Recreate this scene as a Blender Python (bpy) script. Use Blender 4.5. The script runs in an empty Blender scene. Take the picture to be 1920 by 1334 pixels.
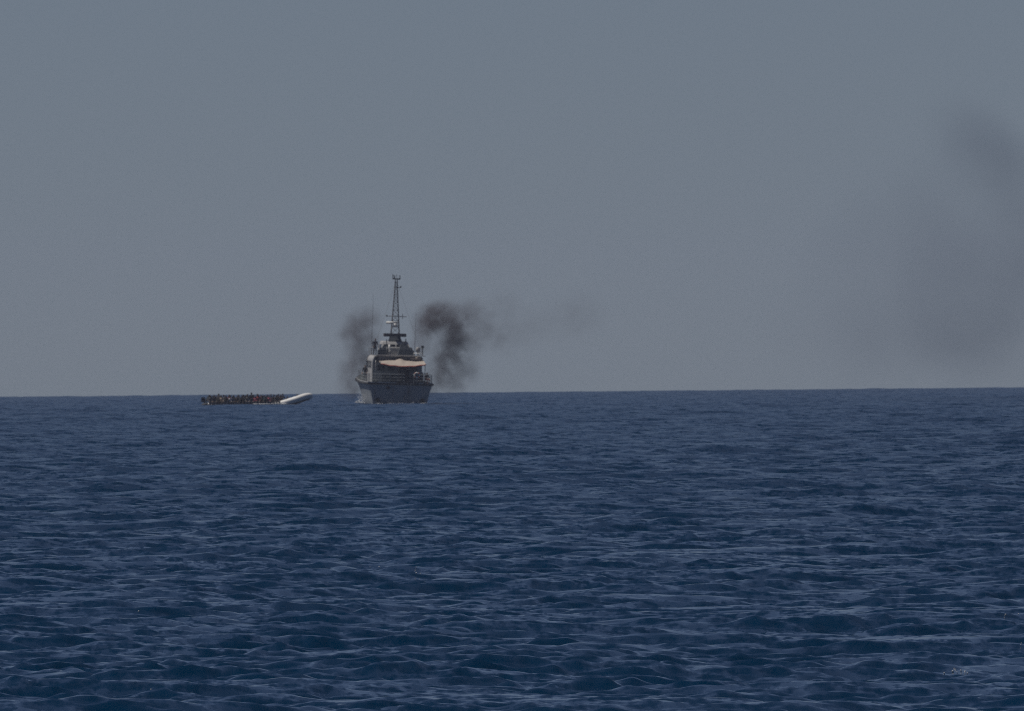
import bpy, bmesh, math, random
import numpy as np
from mathutils import Vector, Matrix, Quaternion

random.seed(7)
np.random.seed(7)
scn = bpy.context.scene
COL = scn.collection

# ------------------------------------------------------------------ camera
EYE = 4.5                      # eye height over the sea, metres
EARTH = 6.371e6                # the sea really curves away
RANGE = 3795.0                 # distance of the ship
PIX = 0.056 / RANGE           # angle of one photograph pixel (1920 wide)
PITCH = 70 * PIX - math.sqrt(2 * EYE / EARTH)
ROLL = -math.radians(0.537)
cam_d = bpy.data.cameras.new('camera')
cam = bpy.data.objects.new('camera', cam_d)
COL.objects.link(cam)
scn.camera = cam
cam.location = (0, 0, EYE)
cam.rotation_euler = (Matrix.Rotation(math.pi / 2 + PITCH, 3, 'X') @ Matrix.Rotation(ROLL, 3, 'Z')).to_euler()
cam_d.sensor_width = 36
cam_d.lens = 18 / math.tan(960 * PIX)
cam_d.clip_start = 1
cam_d.clip_end = 60000
cam_d.dof.use_dof = True
cam_d.dof.focus_distance = 520
cam_d.dof.aperture_fstop = 50

# ------------------------------------------------------------------ sky and sun
SUN_EL, SUN_AZ = math.radians(62), math.radians(-82)     # azimuth from +Y towards +X
world = bpy.data.worlds.new('World')
scn.world = world
world.use_nodes = True
wn, wl = world.node_tree.nodes, world.node_tree.links
bg = wn['Background']
sky = wn.new('ShaderNodeTexSky')
sky.sky_type = 'NISHITA'
sky.sun_disc = False
sky.sun_elevation = SUN_EL
sky.sun_rotation = SUN_AZ
sky.altitude = 0
sky.air_density = 0.36
sky.dust_density = 0.16
sky.ozone_density = 0.9
tint = wn.new('ShaderNodeMix'); tint.data_type = 'RGBA'; tint.blend_type = 'MULTIPLY'
tint.inputs['Factor'].default_value = 1
tint.inputs['B'].default_value = (1.06, 1.015, 1.07, 1)       # white balance of the hazy day
wl.new(sky.outputs[0], tint.inputs['A'])
wl.new(tint.outputs['Result'], bg.inputs[0])
bg.inputs[1].default_value = 0.05
sd = bpy.data.lights.new('sun', 'SUN')
sun = bpy.data.objects.new('sun', sd)
COL.objects.link(sun)
sd.energy = 4.6
sd.angle = math.radians(0.53)
sd.color = (1.0, 0.94, 0.86)
sdir = Vector((math.sin(SUN_AZ) * math.cos(SUN_EL), math.cos(SUN_AZ) * math.cos(SUN_EL), math.sin(SUN_EL)))
sun.rotation_euler = (-sdir).to_track_quat('-Z', 'Y').to_euler()
sun.location = sdir * 200

scn.view_settings.view_transform = 'Standard'
scn.view_settings.look = 'None'
scn.view_settings.gamma = 1
scn.view_settings.exposure = -0.58
scn.render.engine = 'CYCLES'
scn.cycles.use_denoising = False
scn.cycles.volume_bounces = 1
scn.cycles.max_bounces = 6
scn.cycles.filter_width = 1.15


# ------------------------------------------------------------------ helpers
def tag(o, label=None, cat=None, group=None, kind=None):
    if label: o['label'] = label
    if cat: o['category'] = cat
    if group: o['group'] = group
    if kind: o['kind'] = kind
    return o


def sea_z(y, x=0.0):
    return -(x * x + y * y) / (2 * EARTH)


def mat_new(name):
    m = bpy.data.materials.new(name)
    m.use_nodes = True
    nt = m.node_tree
    nt.nodes.clear()
    out = nt.nodes.new('ShaderNodeOutputMaterial')
    return m, nt, out


# ------------------------------------------------------------------ the sea
def build_sea():
    # ring radii: dense where the picture has most of its rows
    def span(a, b, n, p=1.0):
        t = np.linspace(0, 1, n, endpoint=False)
        return a * (b / a) ** (t ** p)
    rad = [430.0]
    while rad[-1] < 8200:
        rad.append(rad[-1] + 0.195 * (rad[-1] / 450) ** 1.2)
    rad = np.concatenate([span(2, 430, 46), rad, span(8250, 11000, 8), [11000.0]])
    half = math.radians(0.88)
    dense = np.linspace(-half, half, 259)
    side = half + (math.pi - half) * (np.linspace(0, 1, 15)[1:-1] ** 2.6)
    ang = np.concatenate([[-math.pi], -side[::-1], dense, side, [math.pi]])
    nr, na = len(rad), len(ang)
    R, A = np.meshgrid(rad, ang, indexing='ij')
    X = (R * np.sin(A)).astype(np.float32)
    Y = (R * np.cos(A)).astype(np.float32)
    dr = np.gradient(rad)[:, None]
    da = np.gradient(ang)[None, :]
    dr = dr.astype(np.float32); lat = (R * da).astype(np.float32)
    sa, ca = np.sin(ang)[None, :].astype(np.float32), np.cos(ang)[None, :].astype(np.float32)
    Z = np.zeros_like(X); DX = np.zeros_like(X); DY = np.zeros_like(X)
    lost = np.zeros_like(X); tot = 0.0
    rng = np.random.default_rng(11)
    NW = 204
    # gusts: the short chop is stronger in some patches than in others
    gust = np.zeros_like(X)
    for i in range(9):
        gl = math.exp(rng.uniform(math.log(12), math.log(110))); gt = rng.uniform(0, 6.283)
        gust += np.cos(2 * math.pi / gl * (math.cos(gt) * X + math.sin(gt) * Y) + rng.uniform(0, 6.283))
    gust = np.clip(1.0 + 0.22 * gust, 0.3, 1.7)
    lam = np.exp(rng.uniform(math.log(0.40), math.log(6.0), NW))
    lam[-14:] = np.exp(rng.uniform(math.log(6.0), math.log(17.0), 14))
    main = math.radians(-68)                     # the chop runs towards the camera, a little across
    for i in range(NW):
        L = float(lam[i]); k = 2 * math.pi / L
        spread = 0.5 if L > 2.5 else 0.95
        th = main + rng.normal(0, spread)
        cx, cy = math.cos(th), math.sin(th)
        s = WAVE_SLOPE * math.exp(-(max(0, math.log(L / 2.1))) ** 2 * 1.1)
        s *= 0.95 if L < 1.6 else 0.72
        if i >= NW - 14: s = 0.025
        a = s / k
        ph = rng.uniform(0, 6.283)
        along = np.abs(cx * sa + cy * ca); acr = np.abs(cx * ca - cy * sa)
        step = k * np.maximum(along * dr, acr * lat)              # phase step between mesh points
        w = np.clip((2.7 - step) / 1.3, 0, 1)
        lost += (1 - w * w) * s * s; tot += s * s
        # chop comes in patches: slow modulation along and across
        q1, q2, q3 = rng.uniform(0, 6.283, 3)
        mk = k / rng.uniform(3, 6.5)
        p = (k * cx) * X + (k * cy) * Y + ph
        m = 1.5 * np.clip(0.3 + np.cos(mk * (-cy * X + cx * Y) + q1) * np.cos(mk * 0.6 * (cx * X + cy * Y) + q2), 0, None)
        w = w * m * a * (gust if L < 2.0 else 1.0)
        c = np.cos(p)
        Z += w * (c + 0.0)
        sn = np.sin(p) * w * CHOP
        DX -= cx * sn
        DY -= cy * sn
    X2, Y2 = X + DX, Y + DY
    Z = Z - (R * R).astype(np.float32) / (2 * EARTH)
    co = np.stack([X2, Y2, Z], -1).reshape(-1, 3).astype(np.float32)
    co = np.concatenate([co, [[0, 0, 0]]]).astype(np.float32)
    idx = np.arange(nr * na).reshape(nr, na)
    q = np.stack([idx[:-1, :-1], idx[:-1, 1:], idx[1:, 1:], idx[1:, :-1]], -1).reshape(-1, 4)[:, ::-1]
    tri = np.stack([np.full(na - 1, nr * na), idx[0, :-1], idx[0, 1:]], -1)[:, ::-1]
    me = bpy.data.meshes.new('sea')
    me.vertices.add(len(co)); me.vertices.foreach_set('co', co.ravel())
    nl = q.size + tri.size
    me.loops.add(nl)
    me.loops.foreach_set('vertex_index', np.concatenate([q.ravel(), tri.ravel()]).astype(np.int32))
    me.polygons.add(len(q) + len(tri))
    me.polygons.foreach_set('loop_start', np.concatenate([np.arange(len(q)) * 4, q.size + np.arange(len(tri)) * 3]).astype(np.int32))
    me.update(calc_edges=True)
    me.polygons.foreach_set('use_smooth', np.ones(len(me.polygons), dtype=bool))
    at = me.attributes.new('unresolved_chop', 'FLOAT', 'POINT')
    at.data.foreach_set('value', np.concatenate([np.sqrt(lost / tot).ravel(), [0]]).astype(np.float32))
    o = bpy.data.objects.new('sea', me)
    COL.objects.link(o)
    o['kind'] = 'structure'
    return o, co


WAVE_SLOPE = 0.029
CHOP = 0.9


def sea_material():
    m, nt, out = mat_new('sea_water')
    N, L = nt.nodes, nt.links
    geo = N.new('ShaderNodeNewGeometry')

    def noise(scale, detail, rough, sx=1.0):
        mp = N.new('ShaderNodeMapping'); mp.inputs['Scale'].default_value = (1, sx, 1)
        L.new(geo.outputs['Position'], mp.inputs['Vector'])
        t = N.new('ShaderNodeTexNoise'); t.inputs['Scale'].default_value = scale
        t.inputs['Detail'].default_value = detail; t.inputs['Roughness'].default_value = rough
        L.new(mp.outputs[0], t.inputs['Vector'])
        s = N.new('ShaderNodeVectorMath'); s.operation = 'SUBTRACT'
        s.inputs[1].default_value = (0.5, 0.5, 0.5)
        L.new(t.outputs['Color'], s.inputs[0])
        f = N.new('ShaderNodeVectorMath'); f.operation = 'MULTIPLY'
        f.inputs[1].default_value = (1, 1, 0)
        L.new(s.outputs[0], f.inputs[0])
        return f.outputs[0]

    def scaled(v, amount):
        s = N.new('ShaderNodeVectorMath'); s.operation = 'SCALE'
        L.new(v, s.inputs[0])
        if isinstance(amount, float): s.inputs['Scale'].default_value = amount
        else: L.new(amount, s.inputs['Scale'])
        return s.outputs[0]

    def add(a, b):
        s = N.new('ShaderNodeVectorMath'); s.operation = 'ADD'
        L.new(a, s.inputs[0]); L.new(b, s.inputs[1])
        return s.outputs[0]

    att = N.new('ShaderNodeAttribute'); att.attribute_name = 'unresolved_chop'
    mm = N.new('ShaderNodeMath'); mm.operation = 'MULTIPLY'; mm.inputs[1].default_value = 1.5
    L.new(att.outputs['Fac'], mm.inputs[0])
    # wind ripples, patchy
    patch = N.new('ShaderNodeTexNoise'); patch.inputs['Scale'].default_value = 0.13
    patch.inputs['Detail'].default_value = 2
    L.new(geo.outputs['Position'], patch.inputs['Vector'])
    mr = N.new('ShaderNodeMapRange')
    mr.inputs['From Min'].default_value = 0.35; mr.inputs['From Max'].default_value = 0.68
    mr.inputs['To Min'].default_value = 0.25; mr.inputs['To Max'].default_value = 0.75
    L.new(patch.outputs['Fac'], mr.inputs['Value'])
    rip = scaled(noise(6.5, 2.0, 0.55, 0.2), mr.outputs[0])
    mid = scaled(noise(1.3, 3.0, 0.6), mm.outputs[0])
    n = add(add(geo.outputs['Normal'], rip), mid)
    nz = N.new('ShaderNodeVectorMath'); nz.operation = 'NORMALIZE'
    L.new(n, nz.inputs[0])
    b = N.new('ShaderNodeBsdfPrincipled')
    b.inputs['Base Color'].default_value = SEA_COLOUR
    ro = N.new('ShaderNodeMath'); ro.operation = 'MULTIPLY_ADD'      # chop finer than the mesh widens the gloss
    ro.inputs[1].default_value = 0.13; ro.inputs[2].default_value = 0.05
    pw = N.new('ShaderNodeMath'); pw.operation = 'POWER'; pw.inputs[1].default_value = 4
    L.new(att.outputs['Fac'], pw.inputs[0]); L.new(pw.outputs[0], ro.inputs[0]); L.new(ro.outputs[0], b.inputs['Roughness'])
    b.inputs['IOR'].default_value = 1.333
    L.new(nz.outputs[0], b.inputs['Normal'])
    L.new(b.outputs[0], out.inputs['Surface'])
    return m


SEA_COLOUR = (0.0001, 0.0195, 0.053, 1)
sea, SEA_CO = build_sea()
sea.data.materials.append(sea_material())


# ------------------------------------------------------------------ the hazy air
def build_haze():
    me = bpy.data.meshes.new('haze')
    bm = bmesh.new()
    bmesh.ops.create_cube(bm, size=1)
    bm.to_mesh(me); bm.free()
    o = bpy.data.objects.new('haze', me)
    COL.objects.link(o)
    z0, z1 = sea_z(11000) - 2, 36
    o.scale = (22400, 22400, z1 - z0)
    o.location = (0, 0, (z0 + z1) / 2)
    m, nt, out = mat_new('haze_air')
    v = nt.nodes.new('ShaderNodeVolumePrincipled')
    v.inputs['Color'].default_value = HAZE_COLOUR
    v.inputs['Density'].default_value = HAZE_DENSITY
    v.inputs['Anisotropy'].default_value = 0.2
    nt.links.new(v.outputs[0], out.inputs['Volume'])
    me.materials.append(m)
    o['kind'] = 'stuff'
    tag(o, 'thin grey blue sea haze over the whole water', 'haze')
    return o


HAZE_COLOUR = (0.72, 0.78, 1.0, 1)
HAZE_DENSITY = 0.000024
build_haze()


# ------------------------------------------------------------------ paint and cloth
def paint(name, col, rough=0.55, vary=0.18, scale=1.2, streak=0.0, metallic=0.0, bump=0.0):
    m, nt, out = mat_new(name)
    N, L = nt.nodes, nt.links
    b = N.new('ShaderNodeBsdfPrincipled')
    tc = N.new('ShaderNodeTexCoord')
    t = N.new('ShaderNodeTexNoise'); t.inputs['Scale'].default_value = scale
    t.inputs['Detail'].default_value = 5; t.inputs['Roughness'].default_value = 0.65
    mp = N.new('ShaderNodeMapping'); mp.inputs['Scale'].default_value = (1, 1, 0.35 if streak else 1)
    L.new(tc.outputs['Object'], mp.inputs[0]); L.new(mp.outputs[0], t.inputs['Vector'])
    r = N.new('ShaderNodeValToRGB')
    c = Vector(col)
    r.color_ramp.elements[0].position = 0.3; r.color_ramp.elements[1].position = 0.72
    r.color_ramp.elements[0].color = (*(c * (1 - vary)), 1)
    r.color_ramp.elements[1].color = (*(c * (1 + vary)), 1)
    L.new(t.outputs['Fac'], r.inputs[0])
    last = r.outputs[0]
    if streak:
        t2 = N.new('ShaderNodeTexNoise'); t2.inputs['Scale'].default_value = 2.2
        t2.inputs['Detail'].default_value = 3
        mp2 = N.new('ShaderNodeMapping'); mp2.inputs['Scale'].default_value = (1.6, 1.6, 0.15)
        L.new(tc.outputs['Object'], mp2.inputs[0]); L.new(mp2.outputs[0], t2.inputs['Vector'])
        mr = N.new('ShaderNodeMapRange'); mr.inputs['From Min'].default_value = 0.58; mr.inputs['From Max'].default_value = 0.72
        mr.inputs['To Max'].default_value = streak
        L.new(t2.outputs['Fac'], mr.inputs['Value'])
        mx = N.new('ShaderNodeMix'); mx.data_type = 'RGBA'
        L.new(mr.outputs[0], mx.inputs['Factor']); L.new(last, mx.inputs['A'])
        mx.inputs['B'].default_value = (0.16, 0.07, 0.035, 1)
        last = mx.outputs['Result']
    L.new(last, b.inputs['Base Color'])
    b.inputs['Roughness'].default_value = rough
    b.inputs['Metallic'].default_value = metallic
    if bump:
        bp = N.new('ShaderNodeBump'); bp.inputs['Strength'].default_value = bump; bp.inputs['Distance'].default_value = 0.05
        L.new(t.outputs['Fac'], bp.inputs['Height']); L.new(bp.outputs[0], b.inputs['Normal'])
    L.new(b.outputs[0], out.inputs['Surface'])
    return m


M = {
    'hull': paint('grey_hull_paint', (0.29, 0.315, 0.335), 0.5, 0.14, 0.8, streak=0.5),
    'boot': paint('dark_bottom_paint', (0.05, 0.045, 0.05), 0.6, 0.3, 1.5),
    'house': paint('grey_deckhouse_paint', (0.42, 0.42, 0.42), 0.5, 0.12, 1.0, streak=0.35),
    'dark': paint('dark_grey_paint', (0.055, 0.065, 0.075), 0.5, 0.25, 2.0),
    'deck': paint('deck_paint', (0.10, 0.12, 0.12), 0.8, 0.2, 2.0),
    'mast': paint('mast_paint', (0.12, 0.105, 0.105), 0.5, 0.25, 3.0),
    'white': paint('white_paint', (0.75, 0.75, 0.73), 0.45, 0.06, 2.0),
    'black': paint('black_rubber', (0.02, 0.02, 0.022), 0.6, 0.2, 3.0),
    'canvas': paint('cream_canvas', (0.40, 0.35, 0.305), 0.85, 0.12, 2.4, bump=0.5),
    'tarp': paint('dark_tarpaulin', (0.07, 0.085, 0.10), 0.75, 0.3, 2.5, bump=0.5),
    'steel': paint('galvanised_steel', (0.45, 0.45, 0.45), 0.45, 0.15, 4.0, metallic=0.4),
    'glass': paint('dark_window_glass', (0.012, 0.016, 0.02), 0.06, 0.1, 2.0),
    'tube': paint('white_rubber_fabric', (0.88, 0.88, 0.86), 0.5, 0.05, 2.0, bump=0.15),
    'floor': paint('dark_boat_floor', (0.035, 0.04, 0.05), 0.8, 0.25, 3.0),
    'orange': paint('orange_plastic', (0.55, 0.12, 0.03), 0.5, 0.12, 3.0),
    'red': paint('red_plastic', (0.40, 0.04, 0.03), 0.5, 0.12, 3.0),
}


# ------------------------------------------------------------------ mesh building
class MB:
    def __init__(self):
        self.v, self.f = [], []

    def add(self, vs, fs):
        n = len(self.v)
        self.v += [tuple(p) for p in vs]
        self.f += [tuple(i + n for i in f) for f in fs]
        return self

    def box(self, c, s, taper=1.0, shift=(0, 0)):
        x, y, z = c; a, b, h = s[0] / 2, s[1] / 2, s[2] / 2
        vs = [(x + sx * a * (taper if sz > 0 else 1) + (shift[0] if sz > 0 else 0),
               y + sy * b * (taper if sz > 0 else 1) + (shift[1] if sz > 0 else 0), z + sz * h)
              for sz in (-1, 1) for sy in (-1, 1) for sx in (-1, 1)]
        return self.add(vs, [(0, 2, 3, 1), (4, 5, 7, 6), (0, 1, 5, 4), (2, 6, 7, 3), (0, 4, 6, 2), (1, 3, 7, 5)])

    def tube(self, pts, r, n=8, closed=False, cap=True):
        pts = [Vector(p) for p in pts]
        rs = r if isinstance(r, (list, tuple)) else [r] * len(pts)
        rings = []
        ref = Vector((0.13, 0.31, 0.94)).normalized()
        for i, p in enumerate(pts):
            if closed: d = pts[(i + 1) % len(pts)] - pts[i - 1]
            else: d = pts[min(i + 1, len(pts) - 1)] - pts[max(i - 1, 0)]
            d.normalize()
            rf = ref if abs(d.dot(ref)) < 0.95 else Vector((1, 0, 0))
            u = d.cross(rf).normalized(); w = u.cross(d)
            rings.append([p + (u * math.cos(2 * math.pi * k / n) + w * math.sin(2 * math.pi * k / n)) * rs[i] for k in range(n)])
        vs = [q for ring in rings for q in ring]
        fs = []
        m = len(rings)
        for i in range(m if closed else m - 1):
            j = (i + 1) % m
            for k in range(n):
                fs.append((i * n + k, i * n + (k + 1) % n, j * n + (k + 1) % n, j * n + k))
        if cap and not closed:
            fs.append(tuple(range(n))[::-1]); fs.append(tuple((m - 1) * n + k for k in range(n)))
        return self.add(vs, fs)

    def ball(self, c, r, nu=10, nv=7):
        rx, ry, rz = r if isinstance(r, (tuple, list)) else (r, r, r)
        vs = [(c[0], c[1], c[2] - rz)]
        for i in range(1, nv):
            t = math.pi * i / nv - math.pi / 2
            for k in range(nu):
                a = 2 * math.pi * k / nu
                vs.append((c[0] + rx * math.cos(t) * math.cos(a), c[1] + ry * math.cos(t) * math.sin(a), c[2] + rz * math.sin(t)))
        vs.append((c[0], c[1], c[2] + rz))
        fs = [(0, 1 + (k + 1) % nu, 1 + k) for k in range(nu)]
        for i in range(nv - 2):
            for k in range(nu):
                a, b = 1 + i * nu + k, 1 + i * nu + (k + 1) % nu
                fs.append((a, b, b + nu, a + nu))
        t = len(vs) - 1; s = 1 + (nv - 2) * nu
        fs += [(t, s + k, s + (k + 1) % nu) for k in range(nu)]
        return self.add(vs, fs)

    def grid(self, rows):
        n = len(rows[0])
        fs = [(i * n + k, i * n + k + 1, (i + 1) * n + k + 1, (i + 1) * n + k) for i in range(len(rows) - 1) for k in range(n - 1)]
        return self.add([p for r in rows for p in r], fs)

    def build(self, name, mat, parent=None, smooth=False, bevel=0.0, fix=True):
        me = bpy.data.meshes.new(name)
        me.from_pydata(self.v, [], self.f)
        bm = bmesh.new(); bm.from_mesh(me)
        if fix:
            bmesh.ops.remove_doubles(bm, verts=bm.verts, dist=1e-5)
            bmesh.ops.recalc_face_normals(bm, faces=bm.faces)
        if bevel: bmesh.ops.bevel(bm, geom=list(bm.edges), offset=bevel, segments=2, affect='EDGES')
        bm.to_mesh(me); bm.free()
        if smooth: me.polygons.foreach_set('use_smooth', [True] * len(me.polygons))
        mats = mat if isinstance(mat, (list, tuple)) else [mat]
        for q in mats: me.materials.append(q)
        o = bpy.data.objects.new(name, me)
        COL.objects.link(o)
        if parent: o.parent = parent
        return o


def empty(name, loc, rot=(0, 0, 0)):
    o = bpy.data.objects.new(name, None)
    COL.objects.link(o)
    o.location = loc; o.rotation_euler = rot
    return o


def lerp_table(tab, t):
    for a, b in zip(tab, tab[1:]):
        if t <= b[0]:
            u = (t - a[0]) / (b[0] - a[0])
            return [p + (q - p) * u for p, q in zip(a, b)]
    return list(tab[-1])


def smooth_table(tab, t):
    # Catmull-Rom through the table rows
    xs = [r[0] for r in tab]
    i = max(0, min(len(tab) - 2, sum(1 for x in xs if x <= t) - 1))
    p1, p2 = tab[i], tab[i + 1]; p0 = tab[i - 1] if i else p1; p3 = tab[i + 2] if i + 2 < len(tab) else p2
    u = (t - p1[0]) / (p2[0] - p1[0])
    out = [t]
    for a, b, c, d in zip(p0[1:], p1[1:], p2[1:], p3[1:]):
        out.append(0.5 * (2 * b + (c - a) * u + (2 * a - 5 * b + 4 * c - d) * u * u + (3 * b - a - 3 * c + d) * u ** 3))
    return out


# ------------------------------------------------------------------ the patrol ship
SHIP_Y = RANGE
SHIP_X = (749 - 960) * 0.056
ship = empty('patrol_ship', (SHIP_X, SHIP_Y, sea_z(SHIP_Y) + 0.02), (math.radians(0.5), math.radians(1.9), math.radians(4.3)))
tag(ship, 'grey patrol ship with lattice mast and cream awning, seen from its stern', 'ship')

HT = [  # y, waterline half beam, deck half beam, deck height
    (0.0, 2.82, 3.42, 2.22), (5.0, 3.0, 3.55, 2.22), (12.0, 3.0, 3.62, 2.30), (17.0, 2.55, 3.5, 2.5),
    (21.0, 1.6, 2.9, 2.8), (24.5, 0.62, 1.75, 3.15), (26.6, 0.03, 0.22, 3.45)]


def hull_row(y):
    _, bw, bd, zd = smooth_table(HT, y)
    kz = -1.1 + 0.9 * max(0, (y - 18) / 8.6) ** 2
    half = [(0.0, kz), (bw * 0.55, kz * 0.72), (bw * 0.94, -0.38), (bw, 0.0), (bw + (bd - bw) * 0.16, zd * 0.22),
            (bw + (bd - bw) * 0.42, zd * 0.55), (bw + (bd - bw) * 0.72, zd * 0.8), (bd, zd)]
    rake = 0.0 if y > 0.01 else 1.0
    row = [(-x, y - rake * 0.10 * (z / 2.2), z) for x, z in half[::-1]] + [(x, y - rake * 0.10 * (z / 2.2), z) for x, z in half[1:]]
    return row


ys = [0, 0.6, 1.5, 3, 5, 7, 9, 11, 13, 15, 17, 18.5, 20, 21.3, 22.5, 23.5, 24.5, 25.4, 26.1, 26.6]
rows = [hull_row(y) for y in ys]
mb = MB().grid(rows)
n = len(rows[0])
cap_idx = [i for i in range(n)]
mb.add(rows[0], [tuple(cap_idx)])
mb.add(rows[-1], [tuple(cap_idx)[::-1]])
hull = mb.build('hull', [M['hull'], M['boot']], ship, smooth=False)
for p in hull.data.polygons:
    zc = sum(hull.data.vertices[i].co.z for i in p.vertices) / len(p.vertices)
    if zc < 0.12 and len(p.vertices) < 10: p.material_index = 1
    p.use_smooth = len(p.vertices) < 10
MB().grid([[(-smooth_table(HT, y)[2] + 0.01, y, smooth_table(HT, y)[3] - 0.03), (smooth_table(HT, y)[2] - 0.01, y, smooth_table(HT, y)[3] - 0.03)] for y in ys]).build('deck', M['deck'], ship, fix=False)
# rubber strake along the sheer, and round the transom
for s in (-1, 1):
    MB().tube([(s * (smooth_table(HT, y)[2] + 0.02), y - 0.1 * (y < 0.01), smooth_table(HT, y)[3] - 0.1) for y in ys], 0.09, 8).build('rubbing_strake', M['black'], hull, smooth=True)
MB().box((0, -0.13, 2.11), (6.9, 0.12, 0.16)).build('transom_strake', M['black'], hull, bevel=0.02)
# pale toe rail, exhaust outlets, fairlead, waterline trim tabs on the stern
for x0, x1 in ((-3.42, -2.75), (-2.4, -0.55), (1.9, 2.4), (3.0, 3.4)):
    MB().box(((x0 + x1) / 2, -0.06, 2.265), (x1 - x0, 0.08, 0.09)).build('toe_rail', M['steel'], hull, bevel=0.01)
MB().tube([(3.40 - 0.02, 0.0, 2.27), (3.5, 5, 2.27), (3.56, 12, 2.35)], 0.045, 6).build('toe_rail', M['steel'], hull)
MB().tube([(-3.40 + 0.02, 0.0, 2.29), (-3.5, 5, 2.29), (-3.58, 12, 2.37), (-3.45, 17, 2.57)], 0.06, 6).build('toe_rail', M['steel'], hull)
for x in (-2.35, 2.35):
    MB().tube([(x, 0.15, 0.45), (x, -0.2, 0.42)], 0.22, 14).build('exhaust_outlet', M['black'], hull, smooth=False)
fl = MB().tube([(-1.28 + 0.17 * math.cos(a), -0.12, 1.72 + 0.12 * math.sin(a)) for a in np.linspace(0, 6.283, 13)[:-1]], 0.05, 6, closed=True).build('fairlead', M['black'], hull, smooth=True)
MB().box((-1.28, -0.075, 1.72), (0.28, 0.04, 0.2)).build('opening', M['black'], hull)
for x in (-1.9, 1.9):
    MB().box((x, -0.25, 0.05), (1.5, 0.6, 0.06)).build('trim_tab', M['boot'], hull)
MB().tube([(0.75, -0.16, 0.15), (0.75, -0.2, 2.2)], 0.03, 6).tube([(1.1, -0.16, 0.15), (1.1, -0.2, 2.2)], 0.03, 6).build('stern_ladder', M['hull'], hull)

# deckhouse
def deckhouse_section(y, x, z0, z1, rl, rr):
    pts = [(-x, y, z0)]
    pts += [(-x + rl - rl * math.cos(a), y, z1 - rl + rl * math.sin(a)) for a in np.linspace(0, math.pi / 2, 5)]
    pts += [(x - rr + rr * math.sin(a), y, z1 - rr + rr * math.cos(a)) for a in np.linspace(0, math.pi / 2, 4)]
    pts += [(x, y, z0)]
    return pts
rws = [deckhouse_section(y, x, 2.15, z1, 0.5, 0.16) for y, x, z1 in ((5.2, 2.62, 5.02), (10, 2.66, 5.06), (14.6, 2.6, 5.06), (16.3, 2.2, 4.5))]
mb = MB().grid(rws)
k = len(rws[0])
mb.add(rws[0], [tuple(range(k))]); mb.add(rws[-1], [tuple(range(k))])
house = mb.build('deckhouse', M['house'], ship)
MB().box((0.12, 4.9, 5.09), (5.5, 1.3, 0.07)).build('roof_overhang', M['house'], house, bevel=0.015)
for x, w, h, z in ((0.55, 0.78, 1.85, 3.14),):
    d = MB().box((x, 5.17, z), (w, 0.07, h)).build('door', M['dark'], house, bevel=0.015)
    MB().tube([(x - 0.28, 5.1, z), (x - 0.28, 5.1, z + 0.18)], 0.02, 6).build('handle', M['steel'], d)
for x in (-1.75, -0.7, 1.75):
    w = MB().box((x, 5.175, 3.75), (0.62, 0.05, 0.5)).build('window', M['glass'], house)
    MB().tube([(x - 0.34, 5.15, 3.48), (x + 0.34, 5.15, 3.48), (x + 0.34, 5.15, 4.02), (x - 0.34, 5.15, 4.02)], 0.025, 6, closed=True).build('frame', M['dark'], w)
for s in (-1, 1):
    for y in (7.2, 9.2, 11.2, 13.2):
        w = MB().box((s * 2.655, y, 4.1), (0.06, 0.95, 0.62)).build('window', M['glass'], house)
        MB().tube([(s * 2.68, y - 0.5, 3.77), (s * 2.68, y + 0.5, 3.77), (s * 2.68, y + 0.5, 4.43), (s * 2.68, y - 0.5, 4.43)], 0.025, 6, closed=True).build('frame', M['dark'], w)
# a dark opening at the port shoulder, framed by bright rails
MB().box((-2.18, 5.12, 4.62), (0.34, 0.2, 0.52)).build('locker_opening', M['black'], house, bevel=0.02)
MB().tube([(-2.62, 4.6, 2.2), (-2.64, 4.6, 4.3), (-2.52, 4.6, 4.8), (-2.2, 4.6, 5.02), (-1.7, 4.6, 5.08)], 0.055, 8).build('rail_hoop', M['steel'], house, smooth=True)
MB().tube([(-2.34, 4.55, 2.2), (-2.34, 4.55, 4.55)], 0.05, 8).build('rail_post', M['steel'], house, smooth=True)
for z in (2.75, 3.2, 3.65):
    MB().tube([(-2.64, 4.58, z), (-2.34, 4.55, z)], 0.03, 6).build('ladder_rung', M['steel'], house)

# awning: a cream canvas sloping aft from the house, sagging between its poles
AX = np.linspace(-2.02, 2.7, 25)
def awn(x, t):      # t = 0 at the house, 1 at the aft edge
    u = (x + 2.02) / 4.72
    top = 4.58 + 0.18 * math.sin(math.pi * min(1, u * 1.25)) + 0.22 * math.exp(-((x - 0.22) / 0.36) ** 2) + 0.10 * u
    low = 4.30 - 0.28 * math.sin(math.pi * min(1.0, u * 0.98 + 0.02)) ** 0.7 + 0.012 * math.sin(x * 7)
    s = t ** 0.85
    return top + (low - top) * s + 0.015 * math.sin(x * 5 + t * 4)
rws = [[(x, 5.1 - 4.2 * t, awn(x, t)) for x in AX] for t in np.linspace(0, 1, 12)]
under = [[(x, y, z - 0.035) for x, y, z in r] for r in rws]
mb = MB().grid(rws).grid([r[::-1] for r in under])
aw = mb.build('awning', M['canvas'], ship, smooth=True, fix=False)
MB().tube([(x, 0.9, awn(x, 1) - 0.05) for x in AX], 0.06, 6).build('hem', M['red'], aw, smooth=True)
for x in (-1.95, 0.2, 2.62):
    MB().tube([(x, 0.92, 2.2), (x, 0.92, awn(x, 1) - 0.03)], 0.035, 8).build('pole', M['dark'], aw)
for x in (-1.95, 2.62):
    MB().tube([(x, 0.9, awn(x, 1) - 0.04), (x, 5.1, awn(x, 0) - 0.04)], 0.03, 6).build('ridge_bar', M['dark'], aw)
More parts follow.
